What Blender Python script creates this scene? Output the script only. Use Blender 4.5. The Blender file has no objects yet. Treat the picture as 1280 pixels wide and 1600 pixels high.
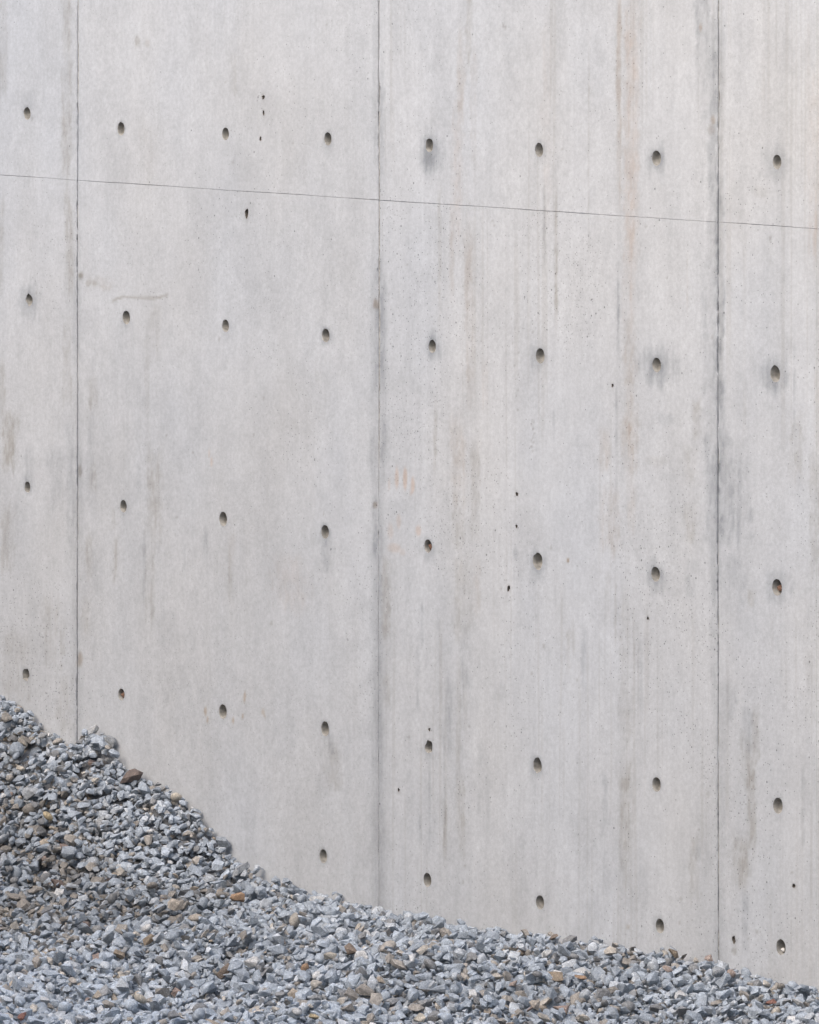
import bpy, bmesh, math, random
import numpy as np
from mathutils import Matrix, Vector, Euler
from mathutils.geometry import delaunay_2d_cdt

random.seed(7)
rng = np.random.default_rng(11)
scene = bpy.context.scene
COL = scene.collection

# ------------------------------------------------------------------ camera
F = 12840.0            # focal length in pixels of the 1280 px wide photograph
HOR = -280.0           # the horizon lies above the frame
CAM_H = 3.29
cam_data = bpy.data.cameras.new('camera')
cam = bpy.data.objects.new('camera', cam_data)
COL.objects.link(cam)
cam.location = (0, 0, CAM_H)
cam.rotation_euler = (math.pi / 2, 0, 0)
cam_data.sensor_fit = 'HORIZONTAL'
cam_data.sensor_width = 36.0
cam_data.lens = F / 1280 * 36.0
cam_data.shift_y = -(800 - HOR) / 1280
cam_data.clip_start = 0.5
cam_data.clip_end = 6000
scene.camera = cam

# ------------------------------------------------------------------ sky and sun (bright overcast)
SUN_EL, SUN_AZ = 44.5, 226.0      # azimuth from +Y clockwise: out in front of the wall, over the added unseen mound
world = bpy.data.worlds.new('World')
scene.world = world
world.use_nodes = True
wn = world.node_tree.nodes
bg = wn['Background']
sky = wn.new('ShaderNodeTexSky')
sky.sky_type = 'NISHITA'
sky.sun_disc = False
sky.sun_elevation = math.radians(SUN_EL)
sky.sun_rotation = math.radians(SUN_AZ)
sky.air_density = 1.0
sky.dust_density = 4.0
sky.ozone_density = 1.0
world.node_tree.links.new(sky.outputs['Color'], bg.inputs['Color'])
bg.inputs['Strength'].default_value = 0.15
sun_data = bpy.data.lights.new('sun', 'SUN')
sun_data.energy = 1.15
sun_data.angle = math.radians(60)
sun_data.color = (1.0, 0.965, 0.92)
sun = bpy.data.objects.new('sun', sun_data)
COL.objects.link(sun)
_el, _az = math.radians(SUN_EL), math.radians(SUN_AZ)
_dir = Vector((math.cos(_el) * math.sin(_az), math.cos(_el) * math.cos(_az), math.sin(_el)))
sun.rotation_euler = _dir.to_track_quat('Z', 'Y').to_euler()
sun.location = _dir * 60

scene.view_settings.view_transform = 'Standard'
scene.view_settings.look = 'None'
scene.view_settings.gamma = 1.0
scene.view_settings.use_curve_mapping = False
scene.view_settings.exposure = 0.68
scene.cycles.max_bounces = 4
scene.cycles.diffuse_bounces = 2

# ------------------------------------------------------------------ geometry of the wall plane
Z0 = F * 0.6 / 312.4
TH = math.atan(F / 9161.0)
CT, ST = math.cos(TH), math.sin(TH)


def wall_uz(px, py):
    """photograph pixel -> (distance along the wall, height) on the wall plane"""
    k = (px - 640.0) / F
    u = k * Z0 / (CT + k * ST)
    depth = Z0 - u * ST
    return u, CAM_H - (py - HOR) / F * depth


def pxm(px):
    """pixels per metre on the wall at a pixel column (vertical, along the wall)"""
    u, _ = wall_uz(px, 800)
    s = F / (Z0 - u * ST)
    return s, s * CT


# ------------------------------------------------------------------ helpers
def tag(o, label=None, cat=None, group=None, kind=None):
    if label: o['label'] = label
    if cat: o['category'] = cat
    if group: o['group'] = group
    if kind: o['kind'] = kind
    return o


def link(name, mesh, parent=None):
    o = bpy.data.objects.new(name, mesh)
    COL.objects.link(o)
    if parent is not None:
        o.parent = parent
    return o


def mesh_from(name, verts, faces, mat=None, smooth=None):
    me = bpy.data.meshes.new(name)
    me.from_pydata([tuple(v) for v in verts], [], [tuple(f) for f in faces])
    if mat: me.materials.append(mat)
    if smooth is not None:
        me.polygons.foreach_set('use_smooth', np.full(len(me.polygons), smooth, dtype=bool))
    me.update()
    return me


def mesh_np(name, co, faces_flat, starts, totals, mat):
    me = bpy.data.meshes.new(name)
    me.vertices.add(len(co)); me.vertices.foreach_set('co', np.ascontiguousarray(co, dtype=np.float32).ravel())
    me.loops.add(len(faces_flat)); me.loops.foreach_set('vertex_index', np.asarray(faces_flat, dtype=np.int32))
    me.polygons.add(len(starts))
    me.polygons.foreach_set('loop_start', np.asarray(starts, dtype=np.int32))
    me.polygons.foreach_set('loop_total', np.asarray(totals, dtype=np.int32))
    me.materials.append(mat)
    me.update(calc_edges=True)
    return me


def set_color(me, name, arr3):
    a = me.attributes.new(name, 'FLOAT_COLOR', 'POINT')
    c = np.ones((len(me.vertices), 4), dtype=np.float32)
    c[:, :3] = arr3
    a.data.foreach_set('color', c.ravel())


# value noise -----------------------------------------------------------------
def _hash(ix, iy, seed):
    h = (ix.astype(np.int64) * 374761393 + iy.astype(np.int64) * 668265263 + seed * 1442695041) & 0xFFFFFFFF
    h = ((h ^ (h >> 13)) * 1274126177) & 0xFFFFFFFF
    h = ((h ^ (h >> 16)) * 2246822519) & 0xFFFFFFFF
    return ((h ^ (h >> 15)) & 0xFFFFFF) / float(0xFFFFFF)


def vnoise(x, y, seed=0):
    x = np.asarray(x, dtype=np.float64); y = np.asarray(y, dtype=np.float64)
    ix, iy = np.floor(x), np.floor(y)
    fx, fy = x - ix, y - iy
    fx = fx * fx * (3 - 2 * fx); fy = fy * fy * (3 - 2 * fy)
    a = _hash(ix, iy, seed); b = _hash(ix + 1, iy, seed)
    c = _hash(ix, iy + 1, seed); d = _hash(ix + 1, iy + 1, seed)
    return (a * (1 - fx) + b * fx) * (1 - fy) + (c * (1 - fx) + d * fx) * fy


def fbm(x, y, seed=0, octaves=4, gain=0.5):
    s, a, t = 0, 1.0, 0
    for i in range(octaves):
        s = s + a * vnoise(x * 2 ** i + 17.3 * i, y * 2 ** i - 9.1 * i, seed + i)
        t += a; a *= gain
    return s / t


def sstep(e0, e1, x):
    t = np.clip((x - e0) / (e1 - e0), 0, 1)
    return t * t * (3 - 2 * t)


# ------------------------------------------------------------------ materials
def new_mat(name):
    m = bpy.data.materials.new(name)
    m.use_nodes = True
    return m, m.node_tree.nodes, m.node_tree.links, m.node_tree.nodes['Principled BSDF']


def nd(n, typ, **kw):
    x = n.new(typ)
    for k, v in kw.items():
        setattr(x, k, v)
    return x


def math_node(n, l, op, a, b=None, c=None, clamp=False):
    x = n.new('ShaderNodeMath'); x.operation = op; x.use_clamp = clamp
    for i, v in enumerate((a, b, c)):
        if v is None: continue
        if isinstance(v, (int, float)): x.inputs[i].default_value = v
        else: l.new(v, x.inputs[i])
    return x.outputs[0]


def map_range(n, l, v, a, b, c, d, smooth=True):
    x = n.new('ShaderNodeMapRange'); x.interpolation_type = 'SMOOTHSTEP' if smooth else 'LINEAR'
    l.new(v, x.inputs['Value'])
    for k, val in zip(('From Min', 'From Max', 'To Min', 'To Max'), (a, b, c, d)):
        x.inputs[k].default_value = val
    return x.outputs['Result']


def mul_color(n, l, col, fac):
    """col * grey factor"""
    x = n.new('ShaderNodeVectorMath'); x.operation = 'SCALE'
    l.new(col, x.inputs[0]); l.new(fac, x.inputs['Scale'])
    return x.outputs[0]


def concrete_material():
    m, n, l, b = new_mat('fair_faced_concrete')
    at = nd(n, 'ShaderNodeAttribute', attribute_name='stain')
    po = nd(n, 'ShaderNodeAttribute', attribute_name='porous')
    tc = nd(n, 'ShaderNodeTexCoord')
    sc = nd(n, 'ShaderNodeMapping'); sc.inputs['Scale'].default_value = (1, 1, 1)
    l.new(tc.outputs['Object'], sc.inputs['Vector'])
    v = sc.outputs['Vector']

    def noise(scale, detail=4, rough=0.6, vec=v):
        x = n.new('ShaderNodeTexNoise'); x.inputs['Scale'].default_value = scale
        x.inputs['Detail'].default_value = detail; x.inputs['Roughness'].default_value = rough
        l.new(vec, x.inputs['Vector']); return x.outputs['Fac']
    g1 = noise(80, 4, 0.75)                     # grain of the cement skin
    g2 = noise(420, 2, 0.7)
    st = nd(n, 'ShaderNodeMapping'); st.inputs['Scale'].default_value = (1, 1, 0.05)
    l.new(tc.outputs['Object'], st.inputs['Vector'])
    g3 = noise(120, 3, 0.6, st.outputs['Vector'])   # fine vertical streaks
    f = math_node(n, l, 'MULTIPLY', map_range(n, l, g1, 0.25, 0.75, 0.90, 1.08), map_range(n, l, g2, 0.25, 0.75, 0.93, 1.06))
    f = math_node(n, l, 'MULTIPLY', f, map_range(n, l, g3, 0.25, 0.75, 0.985, 1.015))

    # pin holes of two sizes: cells of a Voronoi, only some of them filled
    def pores(scale, r, share):
        x = n.new('ShaderNodeTexVoronoi'); x.feature = 'F1'; x.inputs['Scale'].default_value = scale
        x.inputs['Randomness'].default_value = 1.0
        l.new(v, x.inputs['Vector'])
        sep = n.new('ShaderNodeSeparateColor'); l.new(x.outputs['Color'], sep.inputs['Color'])
        thr = math_node(n, l, 'MULTIPLY', po.outputs['Fac'], share)
        keep = math_node(n, l, 'LESS_THAN', sep.outputs['Red'], thr)
        size = math_node(n, l, 'MULTIPLY_ADD', sep.outputs['Green'], r * 0.8, r * 0.5)
        d = math_node(n, l, 'DIVIDE', x.outputs['Distance'], size)
        dot = map_range(n, l, d, 0.5, 1.0, 1.0, 0.0)
        return math_node(n, l, 'MULTIPLY', dot, keep)
    p1 = pores(120, 0.24, 0.62)
    p2 = pores(46, 0.15, 0.20)
    pp = math_node(n, l, 'MAXIMUM', p1, p2)
    f = math_node(n, l, 'MULTIPLY', f, math_node(n, l, 'MULTIPLY_ADD', pp, -0.55, 1.0))
    l.new(mul_color(n, l, at.outputs['Color'], f), b.inputs['Base Color'])
    b.inputs['Roughness'].default_value = 0.82
    b.inputs['Specular IOR Level'].default_value = 0.25
    hgt = math_node(n, l, 'MULTIPLY', g1, 0.35)
    bp = n.new('ShaderNodeBump'); bp.inputs['Strength'].default_value = 0.55; bp.inputs['Distance'].default_value = 0.0022
    l.new(hgt, bp.inputs['Height']); l.new(bp.outputs['Normal'], b.inputs['Normal'])
    return m


def plain_concrete(name, rgb, var=0.3, scale=120, rough=0.9):
    m, n, l, b = new_mat(name)
    tc = nd(n, 'ShaderNodeTexCoord')
    x = n.new('ShaderNodeTexNoise'); x.inputs['Scale'].default_value = scale; x.inputs['Detail'].default_value = 4
    l.new(tc.outputs['Object'], x.inputs['Vector'])
    c = nd(n, 'ShaderNodeRGB'); c.outputs[0].default_value = (*rgb, 1)
    l.new(mul_color(n, l, c.outputs[0], map_range(n, l, x.outputs['Fac'], 0.25, 0.75, 1 - var, 1 + var)), b.inputs['Base Color'])
    b.inputs['Roughness'].default_value = rough
    bp = n.new('ShaderNodeBump'); bp.inputs['Strength'].default_value = 0.6; bp.inputs['Distance'].default_value = 0.003
    l.new(x.outputs['Fac'], bp.inputs['Height']); l.new(bp.outputs['Normal'], b.inputs['Normal'])
    return m


def stone_material():
    m, n, l, b = new_mat('crushed_stone')
    at = nd(n, 'ShaderNodeAttribute', attribute_name='tint')
    tc = nd(n, 'ShaderNodeTexCoord')

    def noise(scale, detail, rough):
        x = n.new('ShaderNodeTexNoise'); x.inputs['Scale'].default_value = scale
        x.inputs['Detail'].default_value = detail; x.inputs['Roughness'].default_value = rough
        l.new(tc.outputs['Object'], x.inputs['Vector']); return x.outputs['Fac']
    a = noise(75, 4, 0.65)
    c = noise(330, 3, 0.7)
    f = math_node(n, l, 'MULTIPLY', map_range(n, l, a, 0.28, 0.72, 0.80, 1.18), map_range(n, l, c, 0.32, 0.68, 0.76, 1.18))
    sp = n.new('ShaderNodeTexNoise'); sp.inputs['Scale'].default_value = 190; sp.inputs['Detail'].default_value = 2; sp.inputs['Distortion'].default_value = 1.2
    l.new(tc.outputs['Object'], sp.inputs['Vector'])
    f = math_node(n, l, 'MULTIPLY', f, map_range(n, l, sp.outputs['Fac'], 0.56, 0.68, 0.97, 1.42))      # pale veins and crystals
    l.new(mul_color(n, l, at.outputs['Color'], f), b.inputs['Base Color'])
    b.inputs['Roughness'].default_value = 0.75
    b.inputs['Specular IOR Level'].default_value = 0.35
    bp = n.new('ShaderNodeBump'); bp.inputs['Strength'].default_value = 0.7; bp.inputs['Distance'].default_value = 0.004
    l.new(math_node(n, l, 'MULTIPLY_ADD', c, 0.4, a), bp.inputs['Height']); l.new(bp.outputs['Normal'], b.inputs['Normal'])
    return m


def ground_material():
    m, n, l, b = new_mat('gravel_ground')
    tc = nd(n, 'ShaderNodeTexCoord')
    vo = n.new('ShaderNodeTexVoronoi'); vo.inputs['Scale'].default_value = 30
    l.new(tc.outputs['Object'], vo.inputs['Vector'])
    sep = n.new('ShaderNodeSeparateColor'); l.new(vo.outputs['Color'], sep.inputs['Color'])
    cr = n.new('ShaderNodeValToRGB')
    e = cr.color_ramp.elements
    e[0].position = 0; e[0].color = (0.10, 0.105, 0.11, 1)
    e[1].position = 1; e[1].color = (0.33, 0.34, 0.36, 1)
    x = e.new(0.8); x.color = (0.22, 0.23, 0.25, 1)
    x = e.new(0.86); x.color = (0.26, 0.21, 0.16, 1)
    l.new(sep.outputs['Red'], cr.inputs['Fac'])
    l.new(cr.outputs['Color'], b.inputs['Base Color'])
    b.inputs['Roughness'].default_value = 0.9
    bp = n.new('ShaderNodeBump'); bp.inputs['Strength'].default_value = 1.0; bp.inputs['Distance'].default_value = 0.02; bp.invert = True
    l.new(vo.outputs['Distance'], bp.inputs['Height']); l.new(bp.outputs['Normal'], b.inputs['Normal'])
    return m


M_CON = concrete_material()
M_CORE = plain_concrete('wall_core_concrete', (0.25, 0.245, 0.235))
M_FILL = plain_concrete('joint_mortar', (0.29, 0.285, 0.27), 0.4, 60)
M_CUP = plain_concrete('tie_hole_mortar', (0.30, 0.288, 0.262), 0.3, 60)
M_VOID = plain_concrete('blow_hole_mortar', (0.17, 0.15, 0.125), 0.35, 160)
M_RUST = plain_concrete('rusty_steel', (0.17, 0.095, 0.065), 0.4, 140)
M_PALE = plain_concrete('pale_chip', (0.62, 0.60, 0.57), 0.15, 140)
M_STONE = stone_material()
M_GROUND = ground_material()

# ================================================================== THE WALL
wall = bpy.data.objects.new('concrete_wall', None)
COL.objects.link(wall)
wall.location = (0, Z0, 0)
wall.rotation_euler = (0, 0, -TH)
wall.empty_display_size = 0.3
tag(wall, 'pale grey fair-faced concrete wall with tie holes rising behind the gravel', 'wall', kind='thing')

# ---- tie holes (pixel centre in the photograph, irregularity of the rim, radius in mm, plug)
HOLES_PX = [
    (42, 177, .10, 19, 0), (188, 201, .06, 20, 0), (352, 209, .03, 19, 0), (512, 217, .03, 19, 0),
    (672, 227, .10, 19, 0), (844, 234, .05, 19, 0), (1026, 247, .05, 20, 0), (1214, 253, .03, 20, 0),
    (45, 468, .22, 17, 0), (197, 496, .05, 20, 0), (352, 509, .04, 19, 0), (508, 524, .05, 20, 0),
    (676, 541, .07, 19, 0), (845, 556, .05, 20, 0), (1027, 570, .05, 20, 0), (1212, 584, .05, 21, 0),
    (42, 761, .14, 17, 0), (192, 791, .08, 19, 0), (348, 811, .04, 20, 0), (508, 831, .05, 20, 0),
    (670, 853, .06, 19, 1), (840, 877, .12, 22, 0), (1025, 897, .04, 20, 0), (1215, 918, .06, 21, 1),
    (41, 1054, .28, 18, 0), (189, 1085, .08, 18, 1), (347, 1112, .03, 20, 0), (507, 1139, .08, 20, 0),
    (671, 1167, .22, 18, 0), (840, 1196, .10, 20, 0), (1026, 1226, .05, 20, 0), (1216, 1259, .04, 21, 0),
    (504, 1338, .03, 20, 0), (669, 1375, .03, 20, 0), (845, 1410, .03, 20, 0), (1031, 1447, .03, 20, 0),
    (1221, 1480, .05, 20, 2),
]
HOLES = [(*wall_uz(x, y), j, r / 1000.0, k, x, y) for x, y, j, r, k in HOLES_PX]

# ---- joints
PANEL_W = wall_uz(592, 800)[0] - wall_uz(120, 800)[0]
J = [wall_uz(120, 800)[0], wall_uz(592, 800)[0], wall_uz(1122, 800)[0]]
J = [J[0] - 2 * PANEL_W, J[0] - PANEL_W] + J + [J[2] + PANEL_W, J[2] + 2 * PANEL_W]
Z_LINE = CAM_H - 1.1435
Z_TOP = CAM_H + 1.3
Z_BOT = -0.25
# the regular tie grid goes on beyond the frame
ROWS_Z = [Z_LINE + 0.28, Z_LINE - 0.33, Z_LINE - 0.93, Z_LINE - 1.54, Z_LINE - 1.94]
for c in (0, 1, 4, 5):
    for q in (0.165, 0.5, 0.835):
        u = J[c] + q * PANEL_W
        for zr in ROWS_Z + [Z_LINE + 0.88, Z_LINE + 1.48, Z_LINE + 2.08]:
            if any(abs(u - h[0]) < 0.3 and abs(zr - h[1]) < 0.3 for h in HOLES): continue
            HOLES.append((u, zr, .05, .02, 0, -999, -999))
for c in (2, 3):
    for q in (0.165, 0.5, 0.835):
        for zr in (Z_LINE + 0.88, Z_LINE + 1.48, Z_LINE + 2.08):
            HOLES.append((J[c] + q * PANEL_W, zr, .05, .02, 0, -999, -999))

# ---- voids and chips in the face: (px, py, half width px, half height px, depth mm)
VOIDS = [
    (411, 151, 2.4, 4, 7), (412, 176, 1.7, 4, 5), (407, 216, 1.8, 4, 6), (385, 336, 3.2, 9, 9), (880, 233, 1.6, 2, 4),
    (788, 40, 1.6, 3, 4), (791, 42, 1.4, 3, 4), (958, 602, 1.8, 3, 5), (342, 530, 1.8, 3, 5), (50, 186, 2, 2, 4),
    (808, 772, 2.6, 3, 7), (807, 822, 1.6, 3, 5), (795, 919, 2.6, 5, 8), (783, 920, 1.4, 2.4, 4), (888, 876, 2, 2.5, 4),
    (861, 856, 1.4, 3, 4), (1013, 966, 1.8, 2.4, 5), (1107, 1242, 2.4, 4, 6), (1147, 1468, 3, 6, 8), (1150, 1486, 2, 5, 6),
    (1183, 1456, 2, 3, 4), (1064, 1405, 1.8, 3, 4), (1062, 1442, 1.6, 2.5, 4), (1241, 1384, 2.4, 3, 6), (1238, 1364, 1.5, 2, 4),
    (672, 1140, 2, 2.5, 5), (624, 1235, 2, 3.5, 5), (423, 974, 2.4, 2, 4), (831, 1052, 2, 2, 4), (850, 1010, 1.8, 3.5, 4),
    (902, 1062, 1.5, 2, 4), (275, 808, 1.8, 2, 4), (259, 681, 1.5, 2, 3), (640, 1152, 1.5, 2, 3), (728, 1353, 1.5, 3, 3),
    (725, 1378, 1.5, 3, 3), (1096, 1398, 1.5, 2, 3), (1010, 353, 1.8, 2, 4), (1204, 372, 1.8, 2.4, 4), (412, 622, 1.5, 2, 3),
    (126, 431, 3, 6, 5), (124, 735, 3, 9, 6), (124, 1029, 4, 11, 7), (587, 475, 3, 7, 6), (586, 789, 3, 5, 6), (1114, 527, 2, 3, 5),
    (1144, 1485, 1.5, 3, 4), (1170, 1466, 1.3, 2, 3), (300, 707, 1.5, 1.8, 3),
    (735, 318, 1.4, 2, 3), (771, 345, 1.5, 2, 3), (774, 352, 1.5, 2, 3), (364, 253, 1.5, 2, 3), (510, 38, 1.6, 2, 3),
]
for yy in np.linspace(655, 706, 12):
    VOIDS.append((832 + rng.normal(0, 2.2), yy + rng.normal(0, 2), 1.3, 1.8, 3))
for yy in np.linspace(500, 640, 9):
    VOIDS.append((808 + rng.normal(0, 4), yy + rng.normal(0, 3), 1.2, 1.6, 3))
for _ in range(30):
    VOIDS.append((rng.uniform(-150, 1430), rng.uniform(0, 1450), rng.uniform(.9, 1.5), rng.uniform(1.2, 2.2), rng.uniform(2, 4)))
VOIDS_W = []
for px, py, a, b_, dmm in VOIDS:
    u, z = wall_uz(px, py); s, su = pxm(px)
    VOIDS_W.append((u, z, max(a / su, 0.0030), max(b_ / s, 0.0030), dmm / 1000.0))

# ---- stains: (px, half width px, y0, y1, tone, strength, break-up)
G_, B_, T_, P_, L_ = 'grey', 'brown', 'tan', 'pink', 'light'
STREAKS = [
    (986, 11, -60, 500, P_, .85, .45), (986, 10, 480, 830, T_, .55, .6), (980, 11, 900, 1180, B_, .30, .6), (978, 10, 1180, 1400, B_, .62, .45),
    (967, 4, -60, 330, T_, .75, .45), (972, 3, 60, 620, L_, .4, .3), (1007, 4, -60, 360, L_, .5, .3), (735, 5, -60, 115, B_, .65, .35),
    (722, 7, 30, 200, T_, .55, .6), (742, 5, 60, 300, T_, .4, .6), (715, 10, 150, 400, P_, .45, .6), (688, 3, 285, 560, B_, .62, .4),
    (706, 4, 300, 480, T_, .4, .5), (735, 7, 330, 640, T_, .55, .5), (758, 5, 560, 640, P_, .5, .5), (870, 2.6, 285, 520, B_, .7, .35),
    (852, 2, 280, 420, G_, .5, .4), (921, 1.5, 40, 420, B_, .4, .4), (855, 8, 0, 360, P_, .22, .5), (967, 1.8, 420, 560, G_, .6, .4),
    (964, 1.8, 600, 780, G_, .5, .4), (945, 10, 660, 740, T_, .55, .5), (948, 16, 755, 870, T_, .5, .5), (984, 10, 640, 740, T_, .6, .5),
    (1075, 1.6, 400, 500, T_, .6, .3), (1090, 7, 620, 690, B_, .65, .4), (1080, 10, 690, 760, B_, .45, .5), (1078, 10, 780, 850, B_, .4, .5),
    (1080, 8, 870, 950, G_, .3, .5), (1084, 7, 1300, 1420, B_, .4, .5), (1092, 4, 1320, 1350, G_, .35, .4),
    (1104, 15, -60, 140, G_, .55, .45), (1109, 13, 100, 290, G_, .45, .5), (1116, 11, 240, 430, G_, .62, .45), (1113, 12, 400, 650, G_, .46, .5), (1126, 7, 250, 700, G_, .35, .5),
    (1112, 12, 640, 860, G_, .46, .5), (1116, 5, 840, 1100, G_, .35, .5), (1128, 6, 90, 260, B_, .3, .5), (1127, 5, 430, 560, G_, .6, .4),
    (1130, 6, 560, 800, G_, .4, .5), (1128, 4, 1000, 1490, G_, .22, .4), (1150, 22, 690, 860, G_, .5, .55), (1150, 14, 860, 960, G_, .3, .6),
    (1176, 6, 920, 950, B_, .5, .5), (1141, 12, 1060, 1140, G_, .5, .5), (1168, 9, 1100, 1180, G_, .35, .5), (1181, 6, 1100, 1200, B_, .45, .5),
    (1165, 13, 1140, 1240, B_, .35, .5), (1174, 7, 1180, 1330, B_, .6, .4), (1160, 14, 1300, 1390, B_, .72, .3), (1164, 5, 1380, 1500, G_, .4, .5),
    (1245, 10, 640, 760, B_, .4, .6), (1272, 10, 100, 420, P_, .75, .5), (1262, 3, 0, 300, T_, .4, .5), (1242, 2, 480, 700, G_, .35, .5),
    (1273, 8, 690, 900, B_, .35, .6), (1270, 9, 1000, 1140, B_, .25, .6), (1256, 3, 1180, 1330, G_, .3, .5), (1285, 12, 480, 700, T_, .3, .6),
    (717, 12, 640, 800, T_, .55, .5), (745, 8, 680, 860, B_, .4, .5), (718, 10, 790, 860, B_, .45, .5), (722, 14, 860, 1010, B_, .5, .5),
    (742, 7, 860, 980, T_, .4, .5), (718, 4, 1000, 1340, B_, .45, .4), (728, 8, 970, 1080, G_, .4, .5), (699, 3, 1040, 1150, G_, .35, .5),
    (704, 3, 1050, 1200, G_, .3, .5), (681, 3, 610, 740, B_, .45, .4), (661, 2, 930, 1010, G_, .5, .3), (655, 3, 1000, 1120, G_, .35, .5),
    (672, 2, 1180, 1330, G_, .3, .5), (658, 3, 1260, 1330, G_, .35, .5), (697, 4, 1240, 1340, B_, .5, .4), (695, 2, 1120, 1300, G_, .3, .5),
    (724, 4, 1200, 1350, B_, .5, .4), (755, 12, 1150, 1300, G_, .18, .6), (606, 7, 860, 1000, B_, .55, .4), (604, 8, 640, 760, G_, .45, .5),
    (599, 7, 400, 640, G_, .35, .5), (597, 6, 80, 330, G_, .35, .5), (604, 6, 1050, 1110, B_, .3, .5), (600, 5, 1250, 1330, G_, .25, .5),
    (587, 5, 0, 260, G_, .30, .5), (583, 6, 400, 760, G_, .28, .6), (586, 4, 760, 880, G_, .45, .4),
    (855, 3, 980, 1100, G_, .3, .5), (888, 4, 980, 1060, B_, .4, .4), (912, 6, 960, 1080, G_, .35, .5), (896, 2, 960, 1030, B_, .45, .4),
    (865, 2, 640, 700, G_, .5, .4), (858, 2, 760, 790, G_, .5, .4), (948, 4, 890, 980, B_, .35, .5), (962, 2, 890, 1010, B_, .4, .4),
    (945, 4, 1200, 1310, G_, .35, .5), (944, 2, 1330, 1380, G_, .35, .4), (858, 3, 1380, 1480, G_, .25, .5), (835, 3, 1100, 1330, G_, .2, .5),
    (1000, 4, 1000, 1120, G_, .25, .5), (1043, 10, 1050, 1210, G_, .12, .6),
    (104, 8, -60, 110, B_, .6, .4), (103, 9, 90, 280, B_, .62, .4), (107, 8, 270, 480, B_, .5, .45), (106, 8, 480, 640, B_, .35, .5),
    (108, 6, 640, 900, G_, .3, .5), (4, 7, -40, 160, B_, .45, .5), (2, 8, 300, 480, B_, .35, .5), (1, 8, 560, 650, B_, .6, .4),
    (18, 15, 640, 740, B_, .75, .4), (47, 8, 690, 760, G_, .4, .5), (90, 16, 690, 800, G_, .3, .6), (12, 12, 780, 900, B_, .45, .5),
    (85, 20, 930, 1050, B_, .42, .55), (25, 30, 980, 1100, B_, .35, .6), (100, 14, 1040, 1150, B_, .35, .5),
    (143, 7, 585, 640, B_, .55, .4), (141, 6, 640, 760, G_, .4, .5), (142, 6, 720, 770, B_, .5, .4), (139, 6, 830, 910, B_, .6, .4),
    (152, 12, 850, 930, G_, .3, .5), (180, 5, 830, 910, B_, .55, .4), (176, 4, 790, 830, B_, .5, .4), (134, 8, 930, 1000, B_, .4, .5),
    (240, 13, 690, 860, B_, .50, .45), (234, 9, 850, 980, B_, .50, .45), (229, 4, 500, 760, B_, .3, .5), (240, 10, 470, 560, B_, .25, .6),
    (225, 3, 830, 960, G_, .3, .5), (215, 4, 640, 780, G_, .2, .5), (358, 4, 850, 940, B_, .55, .35), (362, 6, 830, 890, T_, .35, .5),
    (320, 4, 820, 880, G_, .35, .5), (287, 3, 850, 900, G_, .25, .5), (365, 6, 80, 150, B_, .3, .5), (214, 4, 55, 75, B_, .5, .4),
    (512, 10, 840, 900, G_, .45, .5), (515, 14, 1150, 1240, B_, .35, .5), (515, 6, 1140, 1180, G_, .45, .5), (557, 3, 1355, 1385, L_, .7, .3),
    (262, 20, 950, 1010, G_, .12, .6), (300, 40, 1040, 1180, G_, .12, .7), (480, 30, 560, 700, B_, .12, .7), (455, 30, 860, 960, P_, .3, .7),
    (238, 20, 180, 300, B_, .15, .7), (270, 3, 1060, 1250, L_, .3, .5), (328, 3, 1200, 1320, G_, .15, .5),
]
# spots: (px, py, rx, ry, tone, strength)
SPOTS = [
    (126, 430, 5, 5, B_, .9), (137, 443, 5, 4, B_, .55), (147, 443, 6, 5, B_, .6), (155, 440, 22, 9, T_, .25), (165, 450, 10, 5, T_, .35),
    (609, 757, 2.2, 11, 'orange', .35), (621, 747, 3.2, 18, 'orange', .75), (634, 748, 3.6, 18, 'orange', .85), (646, 758, 3.4, 13, 'orange', .8), (643, 770, 2, 5, 'orange', .4),
    (611, 830, 5, 14, 'orange', .35), (624, 815, 4, 12, 'orange', .4), (617, 856, 11, 8, 'orange', .45), (630, 863, 5, 5, 'orange', .3), (655, 829, 5, 9, 'orange', .65),
    (326, 708, 1.6, 8, 'orange', .5), (330, 722, 2.2, 8, 'orange', .6), (320, 1112, 3, 8, 'rust', .6), (323, 1124, 2, 6, 'rust', .6), (381, 1090, 2.4, 9, 'rust', .6),
    (363, 1126, 2.4, 7, 'rust', .7), (378, 1120, 2.2, 4, 'rust', .6), (410, 1113, 3.4, 6, 'rust', .5), (413, 1120, 2, 4, 'rust', .4), (1095, 42, 3, 8, 'rust', .5),
    (1115, 188, 4, 10, 'rust', .45), (1112, 202, 6, 9, T_, .6), (587, 475, 5, 8, 'rust', .45), (586, 789, 4, 6, 'rust', .4), (124, 1029, 6, 12, 'rust', .4),
    (124, 735, 5, 10, B_, .6), (888, 876, 2.4, 3, 'rust', .7), (1241, 1384, 3, 3, B_, .7), (1148, 1487, 3, 7, B_, .55), (982, 1448, 3, 4, T_, .8),
    (213, 62, 5, 8, B_, .35), (229, 67, 4, 6, T_, .4), (1190, 300, 12, 14, B_, .2),
    (1040, 655, 18, 10, G_, .25), (1025, 720, 18, 10, B_, .2), (805, 865, 4, 10, G_, .35), (555, 715, 4, 8, G_, .15), (1135, 690, 10, 10, G_, .3),
]
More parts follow.
